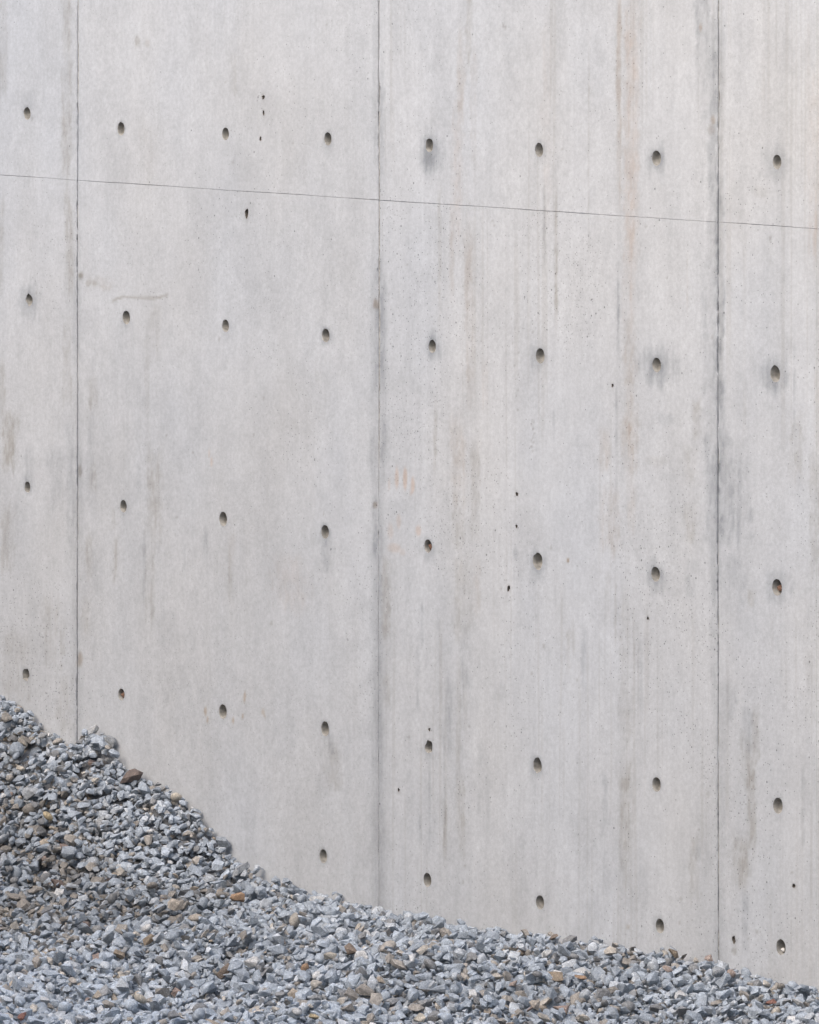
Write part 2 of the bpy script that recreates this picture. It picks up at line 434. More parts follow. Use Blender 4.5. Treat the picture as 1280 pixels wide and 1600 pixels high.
# halos of cement water round tie holes: (px, py, rx, ry, strength)
HALOS = [(672, 240, 17, 30, .75), (668, 250, 10, 16, .5), (844, 234, 11, 16, .35), (1026, 250, 15, 26, .5), (1214, 258, 18, 26, .45),
         (677, 540, 12, 20, .7), (845, 558, 13, 20, .45), (1027, 568, 26, 30, .6), (1027, 590, 14, 18, .4), (1212, 584, 22, 26, .7), (1212, 605, 12, 16, .4),
         (840, 884, 11, 22, .6), (1025, 902, 14, 26, .55), (1215, 918, 18, 26, .5), (671, 856, 11, 18, .45), (45, 470, 16, 26, .5), (42, 160, 12, 18, .3),
         (508, 524, 10, 22, .35), (508, 840, 14, 22, .3), (197, 504, 9, 14, .3), (189, 200, 7, 14, .25), (352, 512, 8, 14, .2), (512, 232, 9, 14, .25),
         (192, 797, 9, 14, .25), (671, 1172, 9, 16, .4), (840, 1196, 12, 20, .35), (42, 755, 10, 14, .3), (1216, 1259, 12, 16, .2), (352, 210, 9, 15, .15)]

TONES = {'grey': (.60, .615, .63), 'brown': (.70, .665, .61), 'tan': (.83, .765, .705), 'pink': (.93, .845, .785), 'light': (1.07, 1.07, 1.07),
         'orange': (.98, .79, .665), 'rust': (.78, .60, .42)}
BASE = np.array((.4715, .4835, .4965))


def stain_at(u, z):
    """colour of the concrete at points of the wall plane (arrays) and how porous it is there"""
    u = np.asarray(u, float); z = np.asarray(z, float)
    col = np.ones((len(u), 3))
    # broad clouds of tone, the pours differ a little
    cloud = fbm(u * 1.3, z * 1.0, 3, 4) - .5
    cloud2 = fbm(u * 5.5, z * 3.2, 23, 4) - .5
    vert = fbm(u * 16, z * .75, 31, 4, .6) - .5
    fine = fbm(u * 60, z * 2.2, 43, 3, .6) - .5
    third = ((u > J[3]) & (u < J[5])).astype(float)
    streaky = .45 + .75 * third
    mott = fbm(u * 17, z * 13, 27, 4, .65) - .5
    mott2 = fbm(u * 45, z * 38, 29, 3, .6) - .5
    tone = 1 + .11 * cloud + .09 * cloud2 + .11 * mott + .10 * mott2 + streaky * (.12 * vert + .05 * fine)
    smear = sstep(.52, .68, fbm(u * 7, z * 5, 77, 5, .6))          # grey smears with soft edges
    tone *= 1 - .045 * smear
    pale = sstep(.56, .70, fbm(u * 9, z * 2.4, 91, 4))
    tone *= 1 + .03 * pale
    # a little paler towards the right
    tone *= 1.0 + .02 * np.clip(u / 1.5, -1, 1)
    warm = (fbm(u * 2.2, z * .8, 57, 3) - .5) + .16 * np.clip(u / 1.6, -1, 1) * np.clip((z - .9) / 1.0, -.6, 1)
    cool = fbm(u * 3.1, z * 2.1, 63, 4) - .5
    col[:, 0] *= tone * (1 + .035 * warm - .025 * cool)
    col[:, 1] *= tone
    col[:, 2] *= tone * (1 - .055 * warm + .035 * cool)
    thin = sstep(.60, .72, fbm(u * 95, z * 1.1, 171, 2, .5)) * sstep(.42, .62, fbm(u * 6, z * 1.6, 173, 3)) * (.25 + .75 * third)
    col *= 1 - thin[:, None] * np.array((.075, .085, .10))
    nz_v = fbm(u * 55, z * 3.0, 101, 4, .62)
    nz_p = fbm(u * 48, z * 42, 111, 4, .62)
    nz_b = fbm(u * 20, z * 5.0, 121, 3, .6)
    nz_g = fbm(u * 85, z * 34, 151, 2, .6)
    por = .10 + .62 * sstep(.48, .68, fbm(u * 3.6, z * 2.6, 131, 4)) + .10 * (1 - third) + .34 * (1 - third) * sstep(1.35, .85, z + .5 * (fbm(u * 2.5, z * 2.5, 133, 3) - .5))

    def blend(w, tone_name):
        t = np.array(TONES[tone_name])
        nonlocal col
        col = col * (1 + w[:, None] * (t - 1))
    for px, hw, y0, y1, tn, st, br in STREAKS:
        uc, z1 = wall_uz(px, y0); _, z0 = wall_uz(px, y1)
        _, su = pxm(px)
        w_ = hw / su
        sel = np.nonzero((np.abs(u - uc) < w_ * 2.2 + .01) & (z > z0 - .12) & (z < z1 + .12))[0]
        if not len(sel): continue
        us, zs_ = u[sel], z[sel]
        wob = (fbm(zs_ * 2.5, zs_ * 0 + px, 7, 3) - .5) * w_ * .9
        d = np.abs(us - uc - wob) / w_
        edge = 1 - sstep(.45, 1.30, d + (nz_p[sel] - .5) * 1.1)
        ln = (z1 - z0) * .22
        jag = (nz_v[sel] - .5) * (z1 - z0) * .35
        vert_f = sstep(z0 - ln * .2, z0 + ln, zs_ + jag) * (1 - sstep(z1 - ln, z1 + ln * .2, zs_ + jag))
        brk = (1 - br) + br * 2.2 * sstep(.36, .66, .5 * nz_v[sel] + .5 * nz_b[sel])
        wgt = np.clip(edge * vert_f * brk, 0, 1.25) * (.6 + .75 * sstep(.34, .66, nz_g[sel])) * st * .74
        full = np.zeros(len(u)); full[sel] = wgt
        blend(full, tn)
        if tn in (B_, T_, P_): por[sel] += edge * vert_f * .35 * st
    for px, py, rx, ry, tn, st in SPOTS:
        uc, zc = wall_uz(px, py); s, su = pxm(px)
        sel = np.nonzero((np.abs(u - uc) < rx / su * 2) & (np.abs(z - zc) < ry / s * 2))[0]
        if not len(sel): continue
        r = np.hypot((u[sel] - uc) / (rx / su), (z[sel] - zc) / (ry / s)) + (nz_p[sel] - .5) * (.45 if tn == 'orange' else 1.1)
        full = np.zeros(len(u)); full[sel] = (1 - sstep(.55, 1.25, r)) * st
        blend(full, tn)
    for px, py, rx, ry, st in HALOS:
        uc, zc = wall_uz(px, py); s, su = pxm(px)
        sel = np.nonzero((np.abs(u - uc) < rx / su * 1.8) & (np.abs(z - zc) < ry / s * 1.8))[0]
        if not len(sel): continue
        r = np.hypot((u[sel] - uc) / (rx * 1.15 / su), (z[sel] - zc) / (ry * 1.1 / s)) + (.65 * nz_v[sel] + .35 * nz_p[sel] - .5) * 1.9
        full = np.zeros(len(u)); full[sel] = np.minimum(1, (1 - sstep(.1, 1.35, r)) * st * 1.1)
        blend(full, 'grey')
    # worn skin round every tie hole
    for q, h in enumerate(HOLES):
        sel = np.nonzero((np.abs(u - h[0]) < h[3] * 2.4) & (np.abs(z - h[1]) < h[3] * 2.8))[0]
        if not len(sel): continue
        r = np.hypot(u[sel] - h[0], z[sel] - h[1]) / h[3] + (nz_p[sel] - .5) * .9
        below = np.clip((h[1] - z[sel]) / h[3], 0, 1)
        full = np.zeros(len(u)); full[sel] = (1 - sstep(1.15, 1.75, r)) * (.28 + .22 * math.sin(q * 2.4))
        blend(full, 'grey')
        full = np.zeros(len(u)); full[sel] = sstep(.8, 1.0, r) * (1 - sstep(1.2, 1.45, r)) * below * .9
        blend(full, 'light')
    # a curved scuff left by a tool
    pts = [wall_uz(x, y) for x, y in ((176, 470), (182, 467), (192, 464), (215, 464.5), (240, 466), (252, 464), (261, 461))]
    dist = np.full(len(u), 9.0)
    sel = np.nonzero((u > pts[0][0] - .1) & (u < pts[-1][0] + .1) & (np.abs(z - pts[2][1]) < .1))[0]
    if len(sel):
        dd = np.full(len(sel), 9.0)
        for (ua, za), (ub, zb) in zip(pts[:-1], pts[1:]):
            t = np.clip(((u[sel] - ua) * (ub - ua) + (z[sel] - za) * (zb - za)) / ((ub - ua) ** 2 + (zb - za) ** 2), 0, 1)
            dd = np.minimum(dd, np.hypot((u[sel] - ua - t * (ub - ua)) * .8, z[sel] - za - t * (zb - za)))
        full = np.zeros(len(u)); full[sel] = (1 - sstep(.002, .0065, dd)) * .75 * (.4 + nz_p[sel])
        blend(full, 'brown')
    # dirt in the voids, with their shade painted into the colour
    for uc, zc, a, b_, dep in VOIDS_W:
        sel = np.nonzero((np.abs(u - uc) < a * 2.5) & (np.abs(z - zc) < b_ * 2.5))[0]
        if not len(sel): continue
        r = np.hypot((u[sel] - uc) / a, (z[sel] - zc) / b_)
        w = (1 - sstep(.7, 1.6, r)) * (.30 if dep >= .0049 else .38)
        col[sel] *= (1 + w[:, None] * (np.array((.42, .38, .33)) - 1))
    # dark damp edge along the form joints, patchy
    for q, uj in enumerate(J):
        d = np.abs(u - uj)
        sel = np.nonzero(d < .09)[0]
        if not len(sel): continue
        patch = sstep(.40, .66, fbm(z[sel] * 2.3, z[sel] * 0 + 3 * q, 141 + q, 3))
        k = (.2, .2, .24, .40, .30, .3, .2)[q]
        w = (1 - sstep(.003, .05, d[sel] + (nz_v[sel] - .5) * .045)) * (.25 + .9 * patch) * (.5 + nz_g[sel]) * k
        col[sel] *= (1 + w[:, None] * (np.array(TONES['grey']) * .9 - 1))
    col *= 1 + .10 * (nz_p[:, None] - .5)
    return col * BASE, np.clip(por, 0, 1)


def face_y(u, z):
    """the cast face is not perfectly flat; voids are real hollows (y grows into the wall)"""
    u = np.asarray(u, float); z = np.asarray(z, float)
    y = (fbm(u * 1.6, z * 1.6, 5, 3) - .5) * .006 + (fbm(u * 22, z * 20, 9, 3) - .5) * .0009
    y = y + np.array((0, .001, .0018, -.0012, .0006, -.001, 0))[np.clip(np.searchsorted(J, u) - 1, 0, 6)]     # neighbouring panels are not quite flush
    return y


U_VIS = (wall_uz(-60, 800)[0], wall_uz(1340, 800)[0])
Z_VIS = (-0.05, wall_uz(640, -60)[1] + .03)


def axis(a, b, lo, hi, fine, coarse):
    """coordinates from a to b: fine steps inside [lo, hi], coarse outside"""
    out = [a]
    stops = [s for s in (lo, hi) if a + fine < s < b - fine] + [b]
    for s in stops:
        mid = .5 * (out[-1] + s)
        step = fine if lo <= mid <= hi else coarse
        k = max(1, int(round((s - out[-1]) / step)))
        out += list(np.linspace(out[-1], s, k + 1)[1:])
    return np.array(out)


def build_panel(ua, ub, za, zb, gap_a, gap_b, gap_z):
    """one cast panel: gridded front face with round tie openings, arris, returns"""
    ins = .0022
    us = axis(ua + gap_a + ins, ub - gap_b - ins, *U_VIS, .0055, .05)
    zs = axis(za + gap_z + .0004, zb - gap_z - .0004, *Z_VIS, .0065, .05)
    nu, nz = len(us), len(zs)
    UU, ZZ = np.meshgrid(us, zs)                # [nz, nu]
    # ragged arris
    UU[:, 0] += (fbm(zs * 45, zs * 0 + ua, 201, 3) - .5) * .011 * sstep(.35, .7, fbm(zs * 6, zs * 0, 203, 2))
    UU[:, -1] -= (fbm(zs * 45, zs * 0 + ub, 205, 3) - .5) * .011 * sstep(.35, .7, fbm(zs * 6, zs * 0 + 5, 207, 2))
    # the pour line wavers and opens and closes a little
    wav = (fbm(us * 3, us * 0, 221, 3) - .5) * .003 + (fbm(us * 40, us * 0, 223, 2) - .5) * .0008
    opn = .0006 * sstep(.35, .62, fbm(us * 5, us * 0 + 4, 225, 4))
    if abs(zb - Z_LINE) < .01: ZZ[-1, :] += wav - opn * .5
    if abs(za - Z_LINE) < .01: ZZ[0, :] += wav + opn * .5
    # the middle joint is open wider above a man's height
    wide = .0030 * sstep(1.15, 1.55, zs + .25 * (fbm(zs * 4, zs * 0, 209, 3) - .5))
    if abs(ua - J[3]) < .01: UU[:, 0] += wide
    if abs(ub - J[3]) < .01: UU[:, -1] -= wide
    U = UU.ravel(); Z = ZZ.ravel()
    quad_on = np.ones((nz - 1, nu - 1), bool)
    extra_u, extra_z, tris, cups = [], [], [], []
    base_n = nu * nz
    openings = [(h[0], h[1], h[2], h[3], h[3] * 1.04, h[4], 40) for h in HOLES] + \
               [(v[0], v[1], .6, v[2] * .85, v[3] * .85, 9, 16) for v in VOIDS_W if v[4] >= .0049]
    for (hu, hz, jit, r, r_z, kind, nring) in openings:
        if not (ua + .05 < hu < ub - .05 and za + .05 < hz < zb - .05): continue
        seed = random.random() * 50
        ang = np.linspace(0, 2 * math.pi, nring, endpoint=False)
        k_z = r_z / r
        rr = r * random.uniform(1.0, 1.10) * (1 + jit * 1.35 * (fbm(np.cos(ang) * 1.6 + seed, np.sin(ang) * 1.6, 301, 3) - .5) * 2)
        cu, cz = hu + rr * np.cos(ang), hz + rr * k_z * np.sin(ang)
        i0 = np.searchsorted(us, cu.min() - .004) - 1; i1 = np.searchsorted(us, cu.max() + .004)
        k0 = np.searchsorted(zs, cz.min() - .004) - 1; k1 = np.searchsorted(zs, cz.max() + .004)
        if i0 < 1 or k0 < 1 or i1 > nu - 2 or k1 > nz - 2 or not quad_on[k0 - 1:k1 + 1, i0 - 1:i1 + 1].all(): continue
        quad_on[k0:k1, i0:i1] = False
        loop = [(k0, i) for i in range(i0, i1)] + [(k, i1) for k in range(k0, k1)] + \
               [(k1, i) for i in range(i1, i0, -1)] + [(k, i0) for k in range(k1, k0, -1)]
        ids = [k * nu + i for k, i in loop]
        start = base_n + len(extra_u)
        extra_u += list(cu); extra_z += list(cz)
        pts = [Vector((U[i], Z[i])) for i in ids] + [Vector((a, b)) for a, b in zip(cu, cz)]
        gid = ids + list(range(start, start + nring))
        nb = len(ids)
        edges = [(i, (i + 1) % nb) for i in range(nb)] + [(nb + i, nb + (i + 1) % nring) for i in range(nring)]
        vo, eo, fo, ov, oe, of = delaunay_2d_cdt(pts, edges, [], 0, 1e-7)
        omap = [gid[o[0]] if o else None for o in ov]
        for f in fo:
            c = sum((vo[i] for i in f), Vector((0, 0))) / len(f)
            if math.hypot(c.x - hu, (c.y - hz) / k_z) < np.interp(math.atan2((c.y - hz) / k_z, c.x - hu) % (2 * math.pi), np.append(ang, 2 * math.pi), np.append(rr, rr[0])) * .985:
                continue
            if any(omap[i] is None for i in f): continue
            tris.append([omap[i] for i in f])
        cups.append((hu, hz, cu, cz, rr, ang, kind, k_z))
    Ua = np.concatenate([U, extra_u]); Za = np.concatenate([Z, extra_z])
    Ya = face_y(Ua, Za)
    kk, ii = np.nonzero(quad_on)
    b0 = kk * nu + ii
    quads = np.stack([b0, b0 + 1, b0 + 1 + nu, b0 + nu], 1)
    # arris and returns: two strips round the perimeter
    per = [(0, i) for i in range(nu - 1)] + [(k, nu - 1) for k in range(nz - 1)] + [(nz - 1, i) for i in range(nu - 1, 0, -1)] + [(k, 0) for k in range(nz - 1, 0, -1)]
    pid = np.array([k * nu + i for k, i in per])
    ku = np.array([-1 if i == 0 else (1 if i == nu - 1 else 0) for k, i in per])
    kz = np.array([-1 if k == 0 else (1 if k == nz - 1 else 0) for k, i in per])
    n1 = len(Ua); m = len(per)
    pu, pz, py = Ua[pid], Za[pid], Ya[pid]
    ring1 = (pu + ku * ins * .9, pz + kz * .0003, py + np.where(kz != 0, .0006, .0022))
    ring2 = (ring1[0], ring1[1], np.full(m, .055))
    co = np.stack([np.concatenate([Ua, ring1[0], ring2[0], pu]), np.concatenate([Ya, ring1[2], ring2[2], py]), np.concatenate([Za, ring1[1], ring2[1], pz])], 1)
    a = np.arange(m); nx = (a + 1) % m
    s1 = np.stack([n1 + 2 * m + nx, n1 + 2 * m + a, n1 + a, n1 + nx], 1)      # own vertices: the arris stays crisp
    s2 = np.stack([n1 + nx, n1 + a, n1 + m + a, n1 + m + nx], 1)
    allq = np.concatenate([quads, s1, s2])
    tri = np.array([t for t in tris if len(t) == 3], dtype=int).reshape(-1, 3)
    used = np.zeros(len(co), bool); used[allq.ravel()] = True; used[tri.ravel()] = True
    remap = np.cumsum(used) - 1
    co = co[used]; allq = remap[allq]; tri = remap[tri]
    flat = np.concatenate([allq.ravel(), tri.ravel()])
    totals = np.concatenate([np.full(len(allq), 4), np.full(len(tri), 3)])
    starts = np.concatenate([[0], np.cumsum(totals)[:-1]])
    me = mesh_np('concrete_panel', co, flat, starts, totals, M_CON)
    sm = np.ones(len(totals), bool); sm[len(quads):len(allq)] = False
    me.polygons.foreach_set('use_smooth', sm)
    cst, por = stain_at(co[:, 0], co[:, 2])
    set_color(me, 'stain', cst)
    pa = me.attributes.new('porous', 'FLOAT', 'POINT'); pa.data.foreach_set('value', por.astype(np.float32))
    panel = link('concrete_panel', me, wall)
    # recessed cups of the form ties
    for hu, hz, cu, cz, rr, ang, kind, k_z in cups:
        nr = len(ang)
        if kind == 9:      # blow hole: a ragged little cavity
            yy0 = face_y(cu, cz); rm = float(np.mean(rr))
            vs = [(cu[q], yy0[q], cz[q]) for q in range(nr)]
            for s, dpt in ((1.02, .35), (.9, .9), (.5, 1.5)):
                vs += [(hu + (cu[q] - hu) * s, dpt * max(rm * 2.2, .011), hz + (cz[q] - hz) * s) for q in range(nr)]
            vs.append((hu, max(rm * 2.2, .011) * 1.6, hz))
            fs = [(w * nr + q, w * nr + (q + 1) % nr, (w + 1) * nr + (q + 1) % nr, (w + 1) * nr + q) for w in range(3) for q in range(nr)]
            fs += [(3 * nr + q, 3 * nr + (q + 1) % nr, 4 * nr) for q in range(nr)]
            link('blow_hole', mesh_from('blow_hole', vs, fs, M_VOID, True), panel)
            continue
        prof = [(1.0, 0.0), (.965, .0016), (.93, .006), (.88, .016), (.83, .026), (.62, .028), (.0, .027)]
        yy0 = face_y(cu, cz)
        vs, fs = [], []
        dk = 1.0 if kind else random.uniform(.75, 1.1)
        for s, dpt in prof[:-1]:
            dpt *= dk
            sm_r = rr * s if s > .95 else (np.mean(rr) * .6 + rr * .4) * s
            for q in range(nr):
                if s == 1.0: vs.append((cu[q], yy0[q], cz[q]))
                else: vs.append((hu + sm_r[q] * math.cos(ang[q]), yy0[q] * .5 + dpt, hz + sm_r[q] * k_z * math.sin(ang[q])))
        vs.append((hu, .0285 * dk, hz))
        for w in range(len(prof) - 2):
            for q in range(nr):
                fs.append((w * nr + q, w * nr + (q + 1) % nr, (w + 1) * nr + (q + 1) % nr, (w + 1) * nr + q))
        top = (len(prof) - 2) * nr
        for q in range(nr): fs.append((top + q, top + (q + 1) % nr, len(vs) - 1))
        cup = link('tie_hole', mesh_from('tie_hole', vs, fs, M_CUP, True), panel)
        if kind == 1:      # rusty end of the tie
            stub = [(0, 0.0), (.0075, 0.0), (.0085, .003), (.0085, .022)]
            vs, fs = [], []
            for q in range(12):
                t = 2 * math.pi * q / 12
                for rad, dp in stub[1:]:
                    k = 1 + .15 * math.sin(3 * t + hu * 9)
                    vs.append((hu - .006 + rad * k * math.cos(t), .010 + dp + .002 * math.sin(2 * t), hz - .004 + rad * k * math.sin(t)))
            vs.append((hu - .006, .0085, hz - .004))
            for q in range(12):
                a_, b_ = q * 3, ((q + 1) % 12) * 3
                fs.append((a_, b_, 36)); fs.append((a_ + 1, b_ + 1, b_, a_)); fs.append((a_ + 2, b_ + 2, b_ + 1, a_ + 1))
            link('tie_stub', mesh_from('tie_stub', vs, fs, M_RUST, True), panel)['label'] = 'rusty end of a form tie inside its hole'
        elif kind == 2:    # a pale chip lodged in the hole
            bm = bmesh.new(); rs = random.Random(5)
            for _ in range(14):
                d = Vector((rs.gauss(0, 1), rs.gauss(0, 1), rs.gauss(0, 1))).normalized()
                bm.verts.new((hu - .004 + d.x * .008, .010 + d.y * .008, hz - .0105 + d.z * .007))
            bmesh.ops.convex_hull(bm, input=bm.verts)
            me2 = bpy.data.meshes.new('lodged_chip'); bm.to_mesh(me2); bm.free(); me2.materials.append(M_PALE)
            link('lodged_chip', me2, panel)['label'] = 'pale chip of stone lodged in a tie hole'
    return panel


GAPS = [.003, .003, .0028, .0022, .0017, .003, .003]
for i in range(len(J) - 1):
    for za, zb in ((Z_BOT, Z_LINE), (Z_LINE, Z_TOP)):
        build_panel(J[i], J[i + 1], za, zb, GAPS[i], GAPS[i + 1], .0003)


def box_mesh(name, x0, x1, y0, y1, z0, z1, mat):
    v = [(x0, y0, z0), (x1, y0, z0), (x1, y1, z0), (x0, y1, z0), (x0, y0, z1), (x1, y0, z1), (x1, y1, z1), (x0, y1, z1)]
    f = [(0, 3, 2, 1), (4, 5, 6, 7), (0, 1, 5, 4), (1, 2, 6, 5), (2, 3, 7, 6), (3, 0, 4, 7)]
    return mesh_from(name, v, f, mat)


link('wall_core', box_mesh('wall_core', J[0] + .01, J[-1] - .01, .056, .30, Z_BOT, Z_TOP - .004, M_CORE), wall)
for q, uj in enumerate(J[1:-1]):
    # mortar squeezed into the joint, uneven depth
    n_ = 300
    zz = np.linspace(Z_BOT, Z_TOP - .01, n_)
    dep = (.0075, .0055, .0040, .0032, .0075)[q] + (.007, .006, .003, .006, .007)[q] * (fbm(zz * 9, zz * 0 + q, 401, 3) - .4)
    vs, fs = [], []
    for a in range(n_):
        vs += [(uj - .012, .05, zz[a]), (uj - .012, dep[a], zz[a]), (uj + .012, dep[a] + .001, zz[a]), (uj + .012, .05, zz[a])]
    for a in range(n_ - 1):
        b_ = a * 4
        for e in range(3): fs.append((b_ + e, b_ + e + 1, b_ + 5 + e, b_ + 4 + e))
    # keep the strip between the panel returns
    kf = (GAPS[q + 1] - .0003 + (.0028 if q == 2 else 0)) / .012
    vs = [((uj + (x - uj) * kf), y, z) for x, y, z in vs]
    link('joint_filler', mesh_from('joint_filler', vs, fs, M_FILL), wall)

# ================================================================== GROUND AND GRAVEL
CONTACT = [(-400, 960), (-250, 1010), (-120, 1055), (-40, 1080), (0, 1084), (28, 1089), (48, 1099), (66, 1116), (85, 1139), (103, 1152), (120, 1149), (140, 1144), (166, 1143), (180, 1164),
           (215, 1203), (250, 1220), (280, 1229), (305, 1250), (325, 1270), (345, 1305), (362, 1325), (385, 1340), (430, 1366), (490, 1394), (590, 1418),
           (700, 1450), (850, 1468), (960, 1482), (1040, 1497), (1125, 1503), (1200, 1534), (1280, 1556), (1400, 1582), (1700, 1640)]
_cu = np.array([wall_uz(x, y)[0] for x, y in CONTACT]); _cz = np.array([wall_uz(x, y)[1] for x, y in CONTACT])


def to_wall(X, Y):
    """world XY -> (u along the wall, distance in front of the wall)"""
    dx, dy = X, Y - Z0
    return dx * CT - dy * ST, -(dx * ST + dy * CT)


def gravel_h(X, Y):
    u, d = to_wall(X, Y)
    d = np.maximum(d, 0)
    # profile along the wall gets smoother away from it; the heap runs out forwards at the angle of repose
    uc = u - .10 * d
    h0 = np.interp(uc, _cu, _cz)
    sm = sum(np.interp(uc + k * (.06 + .35 * d), _cu, _cz) for k in (-1, -.5, .5, 1)) / 4
    k = sstep(0, .5, d)
    h = h0 * (1 - k) + sm * k
    excess = h - .02
    out = np.where(excess > 0, .02 + np.maximum(0, excess - .62 * d * sstep(0, .25, d + .1)), h)
    soft = .02 + .06 * np.log1p(np.exp(np.clip((excess - .64 * d) / .06, -30, 30)))
    out = np.where(d > .02, np.minimum(out * (1 - sstep(0, .3, d)) + soft * sstep(0, .3, d), h + .02), out)
    und = (fbm(X * 1.7 + 3, Y * 1.0, 501, 3) - .5) * .16 + (fbm(X * 5, Y * 3.2, 511, 3) - .5) * .07
    return out + .001 + und * sstep(.05, .9, d) - .03 * sstep(.3, 1.2, d)


# one sheet to the horizon, following the heaps near the wall, under the loose stone
GX = np.concatenate([[-3000, -800, -200, -100], np.arange(-60, -4.5, 1.0), np.arange(-4, 4.01, .1), np.arange(5, 30, 1.0), [60, 200, 800, 3000]])
GY = np.concatenate([[-3000, -800, -200, -60], np.arange(-30, 19.5, 1.0), np.arange(20, 29.01, .1), np.arange(30, 60, 1.0), [100, 200, 800, 3000]])
gx, gy = np.meshgrid(GX, GY)
fade = sstep(5, 2.6, np.abs(gx)) * sstep(18, 20.5, gy) * sstep(31, 28.5, gy)
_u, _d = to_wall(gx, gy)
# the yard rises from the foot of the wall to the higher ground the camera stands on
rise = 1.65 * sstep(3.0, 12.5, _d)
_e = _u - (-2.275 + 1.56 * _d)          # stays clear of the view to the left
shade_mound = 4.2 * sstep(3.6, 8.0, _d) * sstep(-1.2, -4.5, _e) * sstep(-60, -30, _u)  # unseen mound, added to keep low light off the lower wall
gz = np.where(_d > -.4, gravel_h(gx, np.minimum(gy, 1e9)) * fade + rise + shade_mound, -0.1) - .052
nxg, nyg = len(GX), len(GY)
gv = np.stack([gx.ravel(), gy.ravel(), gz.ravel()], 1)
gf = [(r * nxg + c, r * nxg + c + 1, (r + 1) * nxg + c + 1, (r + 1) * nxg + c) for r in range(nyg - 1) for c in range(nxg - 1)]
ground = link('ground', mesh_from('ground', gv, gf, M_GROUND, True))
tag(ground, 'grey gravel covered ground in front of the wall', 'ground', kind='structure')


# ---- stone shapes: hulls of scattered points = crushed rock, a few rounded pebbles
def hull_variant(rs, npts, flat):
    bm = bmesh.new()
    ax = Vector((1.0, rs.uniform(.55, .90), flat))
    for _ in range(npts):
        d = Vector((rs.gauss(0, 1), rs.gauss(0, 1), rs.gauss(0, 1))).normalized()
        # push towards a box so that flat broken faces appear
        mx = max(abs(d.x), abs(d.y), abs(d.z))
        d = d * (1 - .45) + d / mx * .45
        k = rs.uniform(.80, 1.02)
        bm.verts.new((d.x * ax.x * k, d.y * ax.y * k, d.z * ax.z * k))
    r = bmesh.ops.convex_hull(bm, input=bm.verts)
    bmesh.ops.delete(bm, geom=[g for g in set(r['geom_interior'] + r['geom_unused']) if isinstance(g, bmesh.types.BMVert)], context='VERTS')
    bmesh.ops.triangulate(bm, faces=bm.faces[:])
    bm.verts.index_update()
    v = np.array([tuple(x.co) for x in bm.verts]); f = np.array([[x.index for x in fc.verts] for fc in bm.faces])
    bm.free()
    ext = np.abs(v).max(0)
    v = v / ext.max()
    return v, f, np.abs(v).max(0)


def pebble_variant(rs, flat):
    bm = bmesh.new()
    bmesh.ops.create_icosphere(bm, subdivisions=2, radius=1)
    p = [rs.uniform(0, 6) for _ in range(6)]
    for x in bm.verts:
        c = x.co
        k = 1 + .13 * math.sin(2.1 * c.x + p[0]) + .12 * math.sin(2.4 * c.y + p[1]) + .08 * math.sin(3.3 * c.z + p[2] + c.x)
        x.co = Vector((c.x * k, c.y * k * rs_y, c.z * k * flat)) if False else Vector((c.x * k, c.y * k * (.72 + .1 * math.sin(p[3])), c.z * k * flat))
    v = np.array([tuple(x.co) for x in bm.verts]); f = np.array([[q.index for q in fc.verts] for fc in bm.faces])
    bm.free()
    v = v / np.abs(v).max()
    return v, f, np.abs(v).max(0)


rs = random.Random(3)
VARS = [hull_variant(rs, rs.randint(11, 17), rs.uniform(.34, .66)) for _ in range(90)] + [pebble_variant(rs, rs.uniform(.45, .7)) for _ in range(8)]
N_HULL = 90

# ---- deposit the stones one by one on a height map
CELL = .005
X0, X1, Y0, Y1 = -1.75, 1.75, 21.5, 27.4
nxc, nyc = int((X1 - X0) / CELL), int((Y1 - Y0) / CELL)
cx = X0 + (np.arange(nxc) + .5) * CELL; cy = Y0 + (np.arange(nyc) + .5) * CELL
CX, CY = np.meshgrid(cx, cy)
TGT = gravel_h(CX, CY).astype(np.float64)
H = TGT - .040 - .012 * vnoise(CX * 30, CY * 30, 601)
stones = []      # (x, y, z, a, variant, rotation 3x3)


def rest(x, y, size, ext, yaw):
    """height at which a lens-shaped stone comes to lie, and the slope under it"""
    a, b_, c = size * ext[0], size * ext[1], size * ext[2]
    R = max(a, b_)
    i0 = max(0, int((x - R - X0) / CELL)); i1 = min(nxc, int((x + R - X0) / CELL) + 1)
    k0 = max(0, int((y - R - Y0) / CELL)); k1 = min(nyc, int((y + R - Y0) / CELL) + 1)
    px_ = CX[k0:k1, i0:i1] - x; py_ = CY[k0:k1, i0:i1] - y
    cyw, syw = math.cos(yaw), math.sin(yaw)
    r2 = ((px_ * cyw + py_ * syw) / a) ** 2 + ((-px_ * syw + py_ * cyw) / b_) ** 2
    m = r2 < .92
    return k0, k1, i0, i1, px_, py_, r2, m, c


